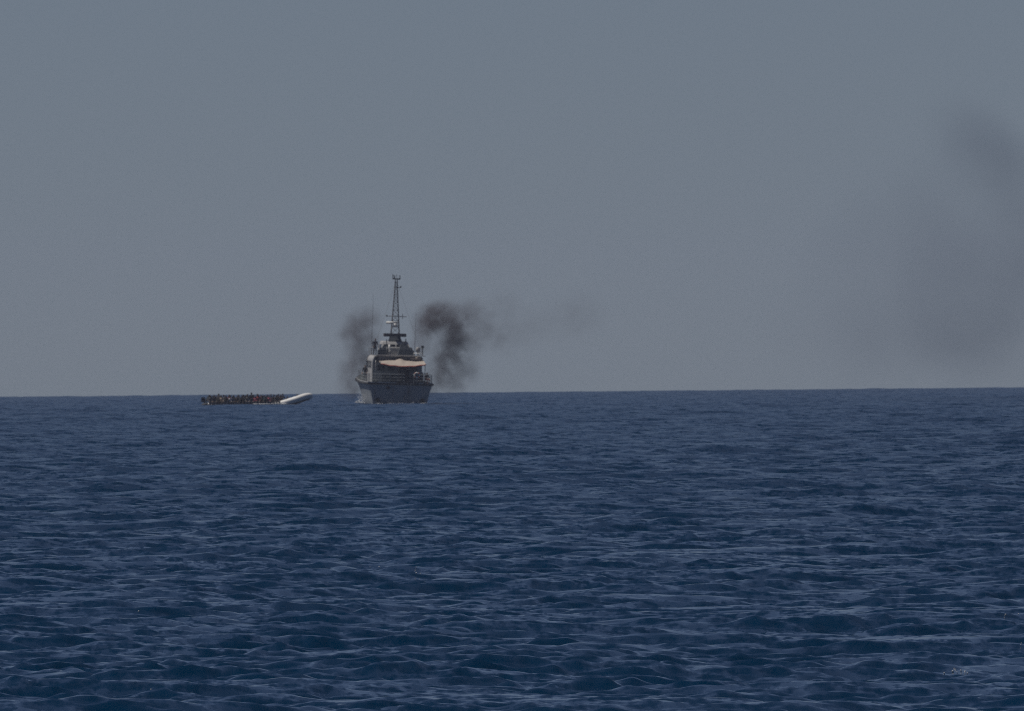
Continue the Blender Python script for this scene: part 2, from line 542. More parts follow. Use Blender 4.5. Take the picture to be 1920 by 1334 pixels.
MB().box((1.95, 4.75, 4.72 + 0.1), (1.35, 0.7, 0.34)).build('rolled_canvas', M['canvas'], aw, bevel=0.1, smooth=True)

# guard rails
def guard_rail(pts, h=0.95, wires=3):
    r = MB()
    for j in range(wires):
        r.tube([(p[0], p[1], p[2] + h * (j + 1) / wires) for p in pts], 0.014 if j < wires - 1 else 0.022, 5)
    g = r.build('guard_rail', M['hull'], ship)
    for p in pts:
        MB().tube([p, (p[0], p[1], p[2] + h)], 0.022, 6).build('stanchion', M['hull'], g)
guard_rail([(-3.3, y, smooth_table(HT, y)[3]) for y in (0.1, 1.6, 3.2, 4.8, 6.4, 8, 9.6, 11.2, 12.8, 14.4, 16)])
guard_rail([(3.3, y, smooth_table(HT, y)[3]) for y in (0.1, 1.6, 3.2, 4.8, 6.4, 8, 9.6, 11.2, 12.8, 14.4, 16)])
guard_rail([(x, 0.05, 2.2) for x in (-3.25, -2.2, -1.1, 0.4)])
guard_rail([(x, 0.05, 2.2) for x in (1.4, 2.4, 3.25)])
guard_rail([(-2.55, y, 5.05) for y in (5.6, 7.2, 8.8, 10.4, 12)], 0.8, 2)
guard_rail([(2.6, y, 5.08) for y in (5.6, 7.2, 8.8, 10.4, 12)], 0.8, 2)

# aft deck gear in the shade of the awning
cap = MB().tube([(1.5, 2.2, 2.2), (1.5, 2.2, 2.75)], [0.28, 0.2], 12).ball((1.5, 2.2, 2.85), (0.36, 0.36, 0.2)).build('capstan', M['dark'], ship, smooth=False)
for x in (-2.6, 2.75):
    b = MB().box((x, 0.8, 2.22), (0.5, 0.22, 0.08)).build('bollard', M['dark'], ship)
    for dx in (-0.14, 0.14):
        MB().tube([(x + dx, 0.8, 2.22), (x + dx, 0.8, 2.55)], 0.07, 10).build('post', M['dark'], b, smooth=True)
MB().box((-1.1, 3.4, 2.62), (1.5, 0.9, 0.85)).build('deck_locker', M['dark'], ship, bevel=0.04)
MB().box((2.35, 3.3, 2.75), (0.55, 0.8, 1.1)).build('deck_locker', M['dark'], ship, bevel=0.04)

# wheelhouse and gear on the upper deck
rws = []
for z, hx, y0, y1 in ((5.04, 1.55, 8.2, 13.4), (5.85, 1.5, 8.3, 13.5), (6.45, 1.32, 8.7, 13.0), (6.55, 1.2, 8.8, 12.8)):
    rws.append([(-hx, y0, z), (hx, y0, z), (hx, y1, z), (-hx, y1, z), (-hx, y0, z)])
wh = MB().grid(rws).add(rws[-1][:4], [(0, 1, 2, 3)]).build('wheelhouse', M['house'], ship)
for x in (-1.0, -0.33, 0.33, 1.0):
    w = MB().box((x, 8.37, 6.02), (0.52, 0.08, 0.4), 1.0, (0, 0.12)).build('window', M['glass'], wh)
for s in (-1, 1):
    for y in (9.4, 10.5, 11.6):
        MB().box((s * 1.47, y, 6.02), (0.1, 0.8, 0.4), 1.0, (-s * 0.08, 0)).build('window', M['glass'], wh)
ga = MB().box((1.0, 7.0, 5.35), (1.75, 1.4, 0.62), 0.9).box((0.86, 7.0, 5.9), (1.15, 1.1, 0.62), 0.72, (-0.08, 0)).box((1.45, 6.9, 5.75), (0.5, 0.9, 0.4), 0.7).box((0.72, 7.1, 6.3), (0.45, 0.5, 0.34), 0.7).build('covered_gun', M['tarp'], ship, bevel=0.05)
MB().tube([(0.95, 7.0, 6.4), (0.95, 7.0, 6.85)], 0.06, 8).build('sight_post', M['dark'], ga)
gb = MB().box((-1.3, 7.2, 5.35), (1.4, 1.2, 0.62), 0.92).box((-1.18, 7.2, 5.85), (0.85, 0.9, 0.5), 0.7, (0.06, 0)).box((-1.65, 7.1, 5.72), (0.35, 0.5, 0.3), 0.8).build('covered_raft', M['tarp'], ship, bevel=0.05)
MB().tube([(-1.05, 7.2, 6.1), (-1.05, 7.2, 6.75)], 0.05, 8).build('post', M['dark'], gb)
MB().tube([(-0.78, 6.6, 5.45), (-0.78, 6.6, 6.2)], 0.11, 12).build('white_canister', M['white'], ship, smooth=True)
MB().tube([(-0.78, 6.6, 5.05), (-0.78, 6.6, 5.5)], 0.05, 8).build('canister_stand', M['steel'], ship)
MB().tube([(-1.02, 6.3, 5.05), (-1.02, 6.3, 5.95)], 0.09, 10).build('vent_pipe', M['dark'], ship, smooth=True)
rk = MB().tube([(1.7, 5.2, 5.12), (1.7, 5.2, 5.36), (2.62, 5.2, 5.36), (2.62, 5.2, 5.12)], 0.04, 8).build('roof_rail', M['white'], ship, smooth=True)
st = MB().tube([(2.68, 6.0, 5.05), (2.68, 6.0, 6.1)], 0.055, 8).build('lamp_post', M['dark'], ship)
MB().tube([(2.68, 5.85, 6.05), (2.68, 6.15, 6.05)], [0.13, 0.17], 12).build('searchlight', M['dark'], st)
dm = MB().tube([(2.28, 7.4, 5.05), (2.28, 7.4, 5.5)], 0.07, 8).ball((2.28, 7.4, 5.72), (0.24, 0.24, 0.3), 12, 8).build('satellite_dome', M['house'], ship, smooth=True)
for x, y, z0, z1 in ((-2.35, 11.0, 5.05, 11.6), (2.3, 12.2, 5.05, 9.6)):
    MB().tube([(x, y, z0), (x, y, z0 + 1.2), (x + 0.05, y, z1)], [0.03, 0.022, 0.008], 6).build('whip_antenna', M['mast'], ship)
# mast base
rws = []
for z, hx, hy in ((6.4, 0.74, 0.9), (6.9, 0.56, 0.65), (7.25, 0.5, 0.52)):
    rws.append([(-hx, 9.6 - hy, z), (hx, 9.6 - hy, z), (hx, 9.6 + hy, z), (-hx, 9.6 + hy, z), (-hx, 9.6 - hy, z)])
mast = MB().grid(rws).build('mast', M['dark'], ship)
MB().box((-0.02, 9.6, 7.2), (2.36, 1.1, 0.34)).build('platform', M['mast'], mast, bevel=0.03)
MY, Z0, Z1 = 9.6, 7.36, 13.05
def leg_at(sx, sy, z):
    h = 0.43 + (0.10 - 0.43) * ((z - Z0) / (Z1 - Z0)) ** 0.9
    return Vector((sx * h, MY + sy * h, z))
for sx in (-1, 1):
    for sy in (-1, 1):
        MB().tube([leg_at(sx, sy, z) for z in np.linspace(Z0, Z1, 8)], 0.042, 6).build('leg', M['mast'], mast)
zs = [Z0]
while zs[-1] < Z1 - 0.35: zs.append(min(Z1, zs[-1] + max(0.34, 1.65 * (0.43 - 0.33 * (zs[-1] - Z0) / (Z1 - Z0)))))
cor = [(-1, -1), (1, -1), (1, 1), (-1, 1)]
for i in range(len(zs) - 1):
    for j in range(4):
        a, b = cor[j], cor[(j + 1) % 4]
        if (i + j) % 2: a, b = b, a
        MB().tube([leg_at(*a, zs[i]), leg_at(*b, zs[i + 1])], 0.022, 5).build('brace', M['mast'], mast)
        MB().tube([leg_at(*a, zs[i + 1]), leg_at(*b, zs[i + 1])], 0.02, 5).build('brace', M['mast'], mast)
yd = MB().tube([(-0.95, MY - 0.3, 9.18), (1.15, MY - 0.3, 9.16)], 0.035, 6).build('yard', M['mast'], mast)
MB().ball((-0.95, MY - 0.3, 9.22), 0.1, 8, 6).build('lamp', M['dark'], yd)
MB().tube([(0.72, MY - 0.3, 8.95), (0.72, MY - 0.3, 9.45)], 0.03, 6).build('aerial', M['mast'], yd)
rd = MB().tube([(-0.06, MY - 0.62, 8.1), (-0.06, MY - 0.62, 8.42)], [0.26, 0.2], 14).build('radar', M['white'], mast, smooth=True)
MB().tube([(-1.0, MY - 0.66, 8.5), (0.2, MY - 0.62, 8.5)], 0.13, 12).build('scanner', M['white'], rd, smooth=True)
MB().box((-0.1, MY - 0.5, 8.06), (0.6, 0.6, 0.08)).build('bracket', M['mast'], rd)
MB().tube([(0, MY, 12.2), (0.5, MY - 0.1, 12.22)], 0.03, 6).box((0.46, MY - 0.1, 12.3), (0.16, 0.1, 0.14)).build('side_arm', M['mast'], mast)
tp = MB().box((0, MY, 13.12), (0.8, 0.22, 0.12)).build('top_platform', M['mast'], mast)
for x in (-0.37, -0.2, 0.36):
    MB().tube([(x, MY, 13.1), (x, MY, 13.5 + 0.1 * (x < -0.3))], 0.05, 6).build('top_lamp', M['mast'], tp)
MB().tube([(0.02, MY, 13.1), (0.02, MY, 13.62)], 0.02, 6).build('aerial', M['mast'], tp)
for s in (-1, 1):
    MB().tube([(s * 2.4, 6.2, 5.9), (s * 0.12, MY, 12.6)], 0.008, 4).build('stay_wire', M['mast'], mast)
bpy.context.view_layer.update()
SHIP_M = ship.matrix_world.copy()

# lifebuoy hung on the awning pole side
lb = MB().tube([(0.26 * math.cos(a), 0, 0.26 * math.sin(a)) for a in np.linspace(0, 6.283, 17)[:-1]], 0.075, 8, closed=True).build('lifebuoy', M['white'], None, smooth=True)
lb.matrix_world = SHIP_M @ Matrix.Translation((1.72, 0.0, 3.22 - 0.12))
for a in (0.8, 2.4, 3.9, 5.5):
    MB().tube([(0.26 * math.cos(a + d), 0, 0.26 * math.sin(a + d)) for d in (-0.2, 0, 0.2)], 0.081, 8).build('band', M['orange'], lb, smooth=True)
tag(lb, 'small white lifebuoy hung on the stern rail under the awning', 'lifebuoy')


# ------------------------------------------------------------------ people
def make_body(pose, voxel=0.0095, ratio=0.28):
    """one continuous body from a dictionary of joints; returns a mesh with slots skin, hair, top, trousers, shoes"""
    mb = MB()
    segs = []          # (a, b, region)
    J = {k: Vector(v) for k, v in pose.items()}

    def limb(pts, rs, region, n=10):
        P = [Vector(p) for p in pts]
        mb.tube(P, rs, n)
        for p, r in zip(P, rs): mb.ball(p, r * 0.995, n, 7)
        for a, b in zip(P, P[1:]): segs.append((a, b, region))

    pel, ch, nk, hd = J['pelvis'], J['chest'], J['neck'], J['head']
    fw = J['face'].normalized()
    side = Vector((1, 0, 0)) if 'side' not in J else J['side']
    for t in np.linspace(0, 1, 9):
        p = pel.lerp(ch, t)
        w = 0.165 + 0.0 * t - 0.02 * math.sin(math.pi * t) + 0.015 * t
        mb.ball(p, (w, 0.118 + 0.012 * t, 0.10), 14, 8)
    segs.append((pel + (ch - pel) * 0.12, ch, 2)); segs.append((ch, nk, 2))
    limb([ch + side * -0.05, J['shl']], [0.10, 0.068], 2); limb([ch + side * 0.05, J['shr']], [0.10, 0.068], 2)
    limb([ch, nk], [0.105, 0.062], 2)
    limb([nk, hd], [0.056, 0.056], 0)
    segs.pop(); segs.append((nk + (hd - nk) * 0.45, hd, 0))
    up = (hd - nk).normalized(); rt = fw.cross(up).normalized()
    # skull, jaw, nose, ears, brows, lips
    mb.ball(hd + up * 0.035 - fw * 0.008, (0.078, 0.094, 0.105), 16, 12)
    mb.ball(hd - up * 0.055 + fw * 0.022, (0.056, 0.062, 0.062), 12, 8)
    mb.tube([hd + up * 0.012 + fw * 0.085, hd - up * 0.03 + fw * 0.108], [0.010, 0.017], 8)
    mb.ball(hd - up * 0.064 + fw * 0.08, (0.024, 0.014, 0.011), 8, 6)
    for s in (-1, 1):
        mb.ball(hd + rt * s * 0.08, (0.014, 0.022, 0.032), 8, 6)
        mb.ball(hd + rt * s * 0.032 + up * 0.028 + fw * 0.078, (0.020, 0.012, 0.010), 8, 6)
    segs.append((hd - up * 0.06 + fw * 0.05, hd + fw * 0.06 + up * 0.03, 0))
    segs.append((hd + up * 0.08 - fw * 0.03, hd + up * 0.09, 1)); segs.append((hd - fw * 0.07 + up * 0.03, hd - fw * 0.06 - up * 0.01, 1))
    for s, L in ((-1, 'l'), (1, 'r')):
        sh, el, ha = J['sh' + L], J['el' + L], J['ha' + L]
        limb([sh, el], [0.064, 0.05], 2)
        limb([el, el.lerp(ha, 0.85)], [0.048, 0.036], 2)
        limb([el.lerp(ha, 0.85), ha], [0.034, 0.029], 0)
        d = (ha - el).normalized()
        curl = J.get('curl', Vector((0, -0.3, -1))).normalized()
        across = d.cross(curl)
        across = across.normalized() if across.length > 0.1 else Vector((1, 0, 0))
        palm = ha + d * 0.05
        limb([ha, palm], [0.03, 0.034], 0)
        for q in range(4):
            off = across * (q - 1.5) * 0.023
            ln = (0.062, 0.075, 0.07, 0.054)[q]
            b0 = palm + off + d * 0.02
            b1 = b0 + d * ln * 0.5 + curl * ln * 0.12
            b2 = b1 + d * ln * 0.3 + curl * ln * 0.42
            limb([palm + off * 0.8, b0, b1, b2], [0.013, 0.0115, 0.0105, 0.0095], 0, 8)
        t0 = ha + d * 0.02 + across * s * 0.026
        limb([t0, t0 + across * s * 0.03 + d * 0.03, t0 + across * s * 0.034 + d * 0.062], [0.014, 0.0125, 0.0105], 0, 8)
        hp, kn, an = J['hip' + L], J['kn' + L], J['an' + L]
        limb([hp, hp.lerp(kn, 0.45), kn], [0.095, 0.084, 0.06], 3)
        limb([kn, kn.lerp(an, 0.35), an], [0.058, 0.059, 0.042], 3)
        toe = J['to' + L]
        limb([an - Vector((0, 0, 0.02)), an.lerp(toe, 0.5) - Vector((0, 0, 0.025)), toe], [0.045, 0.042, 0.036], 4)
    segs.append((J['hipl'], J['hipr'], 3))
    me = bpy.data.meshes.new('person')
    me.from_pydata(mb.v, [], mb.f)
    bm = bmesh.new(); bm.from_mesh(me); bmesh.ops.recalc_face_normals(bm, faces=bm.faces); bm.to_mesh(me); bm.free()
    o = bpy.data.objects.new('person_form', me)
    COL.objects.link(o)
    rm = o.modifiers.new('r', 'REMESH'); rm.mode = 'VOXEL'; rm.voxel_size = voxel
    sm = o.modifiers.new('s', 'SMOOTH'); sm.factor = 0.4; sm.iterations = 2
    dc = o.modifiers.new('d', 'DECIMATE'); dc.ratio = ratio
    dg = bpy.context.evaluated_depsgraph_get()
    res = bpy.data.meshes.new_from_object(o.evaluated_get(dg))
    bpy.data.objects.remove(o, do_unlink=True)
    nv = len(res.vertices); co = np.empty(nv * 3, np.float32); res.vertices.foreach_get('co', co); co = co.reshape(-1, 3)
    npoly = len(res.polygons); cen = np.empty(npoly * 3, np.float32); res.polygons.foreach_get('center', cen); cen = cen.reshape(-1, 3)
    best = np.full(npoly, 1e9); reg = np.zeros(npoly, np.int32)
    rad = {0: 0.05, 1: 0.055, 2: 0.09, 3: 0.08, 4: 0.04}
    for a, b, r in segs:
        a = np.array(a); b = np.array(b); d = b - a; L2 = max(1e-9, float(d @ d))
        t = np.clip(((cen - a) @ d) / L2, 0, 1)
        dist = np.linalg.norm(cen - (a + t[:, None] * d), axis=1) - rad[r]
        k = dist < best
        best[k] = dist[k]; reg[k] = r
    for i in range(5): res.materials.append(CLOTH['skin_dark'] if i == 0 else CLOTH['navy'])
    res.polygons.foreach_set('material_index', reg)
    res.polygons.foreach_set('use_smooth', [True] * npoly)
    res.name = 'person'
    return res


CLOTH = {}
for nm, c in {'skin_dark': (0.055, 0.03, 0.02), 'skin_brown': (0.10, 0.055, 0.035), 'skin_tan': (0.30, 0.17, 0.11), 'hair': (0.008, 0.007, 0.007),
              'navy': (0.018, 0.022, 0.04), 'charcoal': (0.022, 0.022, 0.025), 'brown': (0.036, 0.022, 0.02), 'maroon': (0.085, 0.018, 0.022),
              'denim': (0.03, 0.045, 0.085), 'grey': (0.12, 0.12, 0.125), 'pink': (0.42, 0.10, 0.15), 'red': (0.24, 0.02, 0.025), 'white': (0.62, 0.60, 0.60),
              'olive': (0.030, 0.031, 0.024), 'teal': (0.014, 0.035, 0.045), 'beige': (0.34, 0.27, 0.22), 'camo': (0.06, 0.06, 0.045)}.items():
    CLOTH[nm] = paint(nm + ('' if nm.startswith('skin') or nm == 'hair' else '_cloth'), c, 0.85 if 'skin' not in nm else 0.55, 0.2, 9.0)

SHO = {'hipl': (-0.09, 0, 0.09), 'hipr': (0.09, 0, 0.09)}
POSES = {
    # sitting on a tube, legs hanging outboard, facing -Y; the seat is z = 0
    'astride': dict(SHO, pelvis=(0, 0, 0.12), chest=(0, -0.02, 0.47), neck=(0, -0.03, 0.60), head=(0, -0.055, 0.71), face=(0, -1, -0.05),
                    shl=(-0.19, -0.02, 0.53), shr=(0.19, -0.02, 0.53), ell=(-0.25, -0.10, 0.28), elr=(0.25, -0.10, 0.28), hal=(-0.17, -0.31, 0.20), har=(0.17, -0.31, 0.20),
                    knl=(-0.14, -0.40, 0.08), knr=(0.14, -0.40, 0.08), anl=(-0.13, -0.42, -0.34), anr=(0.15, -0.44, -0.34), tol=(-0.14, -0.56, -0.40), tor=(0.16, -0.58, -0.40)),
    # the same, bent forward, elbows on the knees and head turned aside
    'hunched': dict(SHO, pelvis=(0, 0, 0.12), chest=(0.01, -0.17, 0.42), neck=(0.02, -0.24, 0.52), head=(0.03, -0.29, 0.60), face=(0.5, -0.85, -0.25),
                    shl=(-0.18, -0.18, 0.47), shr=(0.20, -0.18, 0.47), ell=(-0.2, -0.34, 0.22), elr=(0.2, -0.34, 0.22), hal=(-0.08, -0.47, 0.30), har=(0.10, -0.47, 0.28),
                    knl=(-0.15, -0.41, 0.11), knr=(0.15, -0.41, 0.11), anl=(-0.11, -0.40, -0.32), anr=(0.17, -0.46, -0.31), tol=(-0.12, -0.54, -0.38), tor=(0.18, -0.60, -0.37)),
    # turned sideways on the tube, one knee up, looking along the boat
    'sideways': dict(SHO, pelvis=(0, 0, 0.12), chest=(0.05, -0.03, 0.47), neck=(0.07, -0.04, 0.60), head=(0.10, -0.05, 0.71), face=(0.9, -0.4, 0.0),
                     shl=(-0.12, -0.07, 0.54), shr=(0.23, 0.0, 0.53), ell=(-0.2, -0.2, 0.32), elr=(0.33, -0.12, 0.32), hal=(0.02, -0.36, 0.36), har=(0.28, -0.35, 0.25),
                     knl=(-0.05, -0.33, 0.36), knr=(0.24, -0.36, 0.1), anl=(-0.02, -0.36, -0.05), anr=(0.25, -0.4, -0.32), tol=(0.06, -0.48, -0.09), tor=(0.28, -0.54, -0.38)),
    # sitting low on the floor with knees drawn up; the floor is z = 0
    'floor': dict(SHO, pelvis=(0, 0, 0.11), chest=(0, -0.06, 0.45), neck=(0, -0.09, 0.57), head=(0, -0.12, 0.68), face=(-0.3, -0.95, 0.05),
                  shl=(-0.19, -0.07, 0.51), shr=(0.19, -0.07, 0.51), ell=(-0.26, -0.24, 0.36), elr=(0.26, -0.24, 0.36), hal=(-0.10, -0.42, 0.42), har=(0.08, -0.44, 0.40),
                  knl=(-0.13, -0.38, 0.43), knr=(0.13, -0.38, 0.43), anl=(-0.11, -0.46, 0.06), anr=(0.12, -0.46, 0.06), tol=(-0.12, -0.60, 0.04), tor=(0.13, -0.60, 0.04)),
    # kneeling upright
    'kneeling': dict(SHO, hipl=(-0.09, 0, 0.46), hipr=(0.09, 0, 0.46), pelvis=(0, 0, 0.50), chest=(0, -0.03, 0.86), neck=(0, -0.03, 0.99), head=(0, -0.05, 1.10), face=(0.4, -0.9, 0),
                     shl=(-0.19, -0.03, 0.92), shr=(0.19, -0.03, 0.92), ell=(-0.27, -0.04, 0.64), elr=(0.27, -0.06, 0.64), hal=(-0.22, -0.22, 0.5), har=(0.22, -0.24, 0.52),
                     knl=(-0.12, -0.10, 0.06), knr=(0.12, -0.10, 0.06), anl=(-0.12, 0.32, 0.07), anr=(0.12, 0.32, 0.07), tol=(-0.12, 0.45, 0.04), tor=(0.12, 0.45, 0.04)),
    # standing, one hand on a rail
    'standing': dict(SHO, hipl=(-0.09, 0, 0.90), hipr=(0.09, 0, 0.90), pelvis=(0, 0, 0.95), chest=(0, -0.02, 1.33), neck=(0, -0.02, 1.48), head=(0, -0.04, 1.60), face=(0.2, -1, -0.05),
                     shl=(-0.20, -0.01, 1.40), shr=(0.20, -0.01, 1.40), ell=(-0.27, 0.03, 1.12), elr=(0.29, -0.02, 1.12), hal=(-0.26, -0.16, 0.92), har=(0.26, -0.20, 0.95),
                     knl=(-0.11, -0.02, 0.49), knr=(0.12, -0.03, 0.49), anl=(-0.12, 0.02, 0.08), anr=(0.13, 0.02, 0.08), tol=(-0.15, -0.15, 0.036), tor=(0.16, -0.15, 0.036)),
    # sitting on a locker or sill 0.42 m high, feet on the deck
    'seated': dict(SHO, hipl=(-0.09, 0, 0.50), hipr=(0.09, 0, 0.50), pelvis=(0, 0, 0.53), chest=(0, -0.06, 0.88), neck=(0, -0.08, 1.01), head=(0, -0.11, 1.12), face=(-0.3, -1, -0.1),
                   shl=(-0.19, -0.06, 0.94), shr=(0.19, -0.06, 0.94), ell=(-0.25, -0.14, 0.68), elr=(0.25, -0.14, 0.68), hal=(-0.15, -0.36, 0.60), har=(0.15, -0.36, 0.60),
                   knl=(-0.14, -0.42, 0.49), knr=(0.14, -0.42, 0.49), anl=(-0.13, -0.44, 0.08), anr=(0.14, -0.44, 0.08), tol=(-0.14, -0.59, 0.036), tor=(0.15, -0.59, 0.036)),
}
BODY = {k: make_body(v) for k, v in POSES.items()}


def person(pose, world, top, trousers, label, group=None, skin='skin_dark', hair='hair', shoes='charcoal'):
    o = bpy.data.objects.new('person', BODY[pose])
    COL.objects.link(o)
    o.matrix_world = world
    for i, nm in enumerate((skin, hair, top, trousers, shoes)):
        o.material_slots[i].link = 'OBJECT'
        o.material_slots[i].material = CLOTH[nm]
    tag(o, label, 'person', group)
    return o


def on_ship(x, y, z, turn=0.0, s=1.0):
    return SHIP_M @ Matrix.Translation((x, y, z)) @ Matrix.Rotation(turn, 4, 'Z') @ Matrix.Scale(s, 4)


G1 = 'crew on the patrol ship'
person('standing', on_ship(-2.3, 6.6, 5.03, 0.3, 1.03), 'navy', 'navy', 'person in dark clothes standing on the deckhouse roof by the port rail', G1, 'skin_tan')
person('standing', on_ship(-3.02, 10.2, 2.25, -0.4, 1.0), 'charcoal', 'navy', 'person in dark clothes standing on the side deck below the lit deckhouse wall', G1, 'skin_tan')
person('seated', on_ship(2.78, 0.86, 2.18, 0.5, 0.98), 'brown', 'maroon', 'person in brown top and maroon trousers sitting at the stern corner rail', G1, 'skin_tan')
person('standing', on_ship(0.95, 3.0, 2.18, 0.2, 0.98), 'charcoal', 'charcoal', 'person in dark clothes standing in the shade under the awning', G1, 'skin_tan')


# ------------------------------------------------------------------ the rubber dinghy
DIN_Y = RANGE + 50
DK = PIX * DIN_Y
DIN_X = (480 - 960) * DK
dinghy = empty('rubber_dinghy', (DIN_X, DIN_Y, sea_z(DIN_Y) + 0.10), (0, 0, math.radians(1.5)))
tag(dinghy, 'long white inflatable dinghy with raised bow, crowded with people', 'dinghy')
TR = 0.245


def tube_z(x):
    t = [(-6, -0.02), (1.4, -0.03), (2.3, 0.03), (2.9, 0.14), (3.5, 0.32), (4.0, 0.48), (4.6, 0.67), (5.1, 0.80), (5.6, 0.84), (6.2, 0.78)]
    z = smooth_table(t, x)[1]
    return z * (0.9 + 0.1 * min(1, max(0, (x - 4.2) / 1.2))) if z > 0 else z


def tube_y(x):
    if x < 3.0: return 1.42
    u = min(1.0, (x - 3.0) / 2.68)
    return 1.42 * math.sqrt(max(0.0, 1 - u ** 2.4))


near = [(x, -tube_y(x), tube_z(x)) for x in np.concatenate([np.linspace(-5.5, 3.0, 26), 3.0 + 2.68 * np.sin(np.linspace(0, math.pi / 2, 16)[1:])])]
far = [(x, -y, z) for x, y, z in near[::-1]][1:]
path = near + far
rr = [TR * (0.55 if i in (0, len(path) - 1) else 1.0) for i in range(len(path))]
path = [(-5.75, near[0][1], near[0][2])] + path + [(-5.75, far[-1][1], far[-1][2])]
rr = [0.06, TR * 0.9] + [TR * (1 + 0.36 * min(1, max(0, (q[0] - 1.6) / 1.2))) for q in path[2:-2]] + [TR * 0.9, 0.06]
tb = MB().tube(path, rr, 16).build('tube', M['tube'], dinghy, smooth=True)
for s in (-1, 1):
    MB().tube([(-5.82, s * 1.42, -0.02), (-5.7, s * 1.42, -0.02), (-5.45, s * 1.42, -0.02), (-5.2, s * 1.42, -0.02)], [0.1, 0.19, 0.252, 0.252], 16).build('stern_cone', M['floor'], tb, smooth=True)
for x in (-4.2, -2.4, -0.6, 1.2):       # seam bands
    for s in (-1, 1):
        y, z = s * tube_y(x), tube_z(x)
        dx = 0.09
        MB().tube([(x - dx, s * tube_y(x - dx), tube_z(x - dx)), (x + dx, s * tube_y(x + dx), tube_z(x + dx))], TR + 0.006, 16, cap=False).build('seam_band', M['white'], tb, smooth=True)
for s in (-1, 1):
    MB().tube([(x, s * (tube_y(x) + TR * 0.85 if x < 5 else tube_y(x) + TR * 0.6), tube_z(x) + 0.12 + 0.05 * math.cos(x * 6)) for x in np.linspace(-5.2, 4.6, 60)], 0.012, 5).build('grab_rope', M['floor'], tb)
# floor and the dark bottom skin that shows under the lifted bow
rws = []
for x in np.concatenate([np.linspace(-5.5, 3, 8), np.linspace(3.3, 5.62, 9)]):
    hy = max(0.03, tube_y(x) - 0.02)
    keel = max(-0.42, tube_z(x) - 0.52 + 0.12 * max(0, x - 4.8))
    rws.append([(x, hy * t, tube_z(x) - 0.16 + (keel - tube_z(x) + 0.16) * (1 - abs(t) ** 1.6)) for t in np.linspace(-1, 1, 9)])
MB().grid(rws).build('bottom', M['floor'], dinghy, smooth=True, fix=False)
MB().box((-1.3, 0, -0.19), (8.2, 2.5, 0.06)).build('floor_board', M['floor'], dinghy)
MB().box((-5.3, 0, 0.12), (0.09, 2.45, 0.62)).build('transom', M['floor'], dinghy, bevel=0.015)
om = MB().box((-5.66, -0.15, 0.58), (0.5, 0.4, 0.52), 0.82).build('outboard_motor', M['black'], dinghy, bevel=0.05)
MB().box((-5.52, -0.15, 0.05), (0.2, 0.16, 0.9), 1.0).build('motor_leg', M['black'], om, bevel=0.03)
MB().tube([(-5.42, -0.15, 0.62), (-4.85, -0.05, 0.72)], 0.025, 6).build('tiller', M['black'], om)
bpy.context.view_layer.update()
DM = dinghy.matrix_world.copy()


def in_boat(x, y, z, turn, s=1.0):
    return DM @ Matrix.Translation((x, y, z)) @ Matrix.Rotation(turn, 4, 'Z') @ Matrix.Scale(s, 4)


rng = random.Random(5)
darks = ['navy', 'charcoal', 'brown', 'grey', 'maroon', 'denim', 'brown', 'olive', 'teal', 'charcoal']
legs = ['navy', 'charcoal', 'denim', 'charcoal', 'brown', 'navy']
NAMES = {'navy': 'navy', 'charcoal': 'charcoal', 'brown': 'brown', 'maroon': 'maroon', 'olive': 'olive', 'teal': 'dark teal', 'pink': 'pink', 'white': 'white', 'red': 'red', 'grey': 'grey', 'beige': 'beige', 'denim': 'denim blue'}
special_near = {3: ('beige', 'person in beige top sitting on the near tube towards the motor'),
                9: ('grey', 'person in pale grey top sitting on the near tube beside the kneeling person'),
                5: ('white', 'person in white top sitting on the near tube among dark coats'),
                12: ('pink', 'person in bright pink top sitting on the near tube by a paler pink one'),
                13: ('red', 'person in red top sitting on the near tube beside the pink one'),
                16: ('pink', 'person in pink top sitting on the near tube beside the rising bow')}
HOW = {'astride': 'sitting upright', 'hunched': 'bent forward', 'sideways': 'turned sideways, knee up,'}
gN, gF, gM = 'people sitting along the near tube', 'people sitting along the far tube', 'people packed in the middle of the dinghy'
x = -4.95; i = 0
while x < 2.2:
    pose = rng.choice(['astride', 'hunched', 'astride', 'sideways'])
    leg = legs[(i * 5) % len(legs)]
    if i in special_near: top, lab = special_near[i]; pose = 'astride'
    else:
        top = darks[(i * 7 + 3) % len(darks)]
        lab = 'person in %s top and %s trousers %s on the near tube' % (NAMES[top], NAMES[leg], HOW[pose])
    s = rng.uniform(0.80, 1.10)
    person(pose, in_boat(x, -tube_y(x) - 0.02, tube_z(x) + TR - 0.03, rng.uniform(-0.35, 0.35), s), top, leg, lab, gN,
           rng.choice(['skin_dark', 'skin_dark', 'skin_brown']))
    x += rng.uniform(0.30, 0.50); i += 1
x = -4.7; i = 0
while x < 3.1:
    top = darks[(i * 3 + 1) % len(darks)] if i not in (4, 14) else 'grey'
    leg = (legs + ['olive'])[(i * 5 + 2) % (len(legs) + 1)]
    pose = rng.choice(['astride', 'hunched', 'sideways'])
    lab = 'person in %s top and %s trousers %s on the far tube' % (NAMES[top], NAMES[leg], HOW[pose])
    person(pose, in_boat(x, tube_y(x) - 0.02, tube_z(x) + TR - 0.03, rng.uniform(-0.4, 0.4), rng.uniform(0.93, 1.04)), top, leg, lab, gF,
           rng.choice(['skin_dark', 'skin_brown']))
    x += rng.uniform(0.42, 0.5); i += 1
i = 0
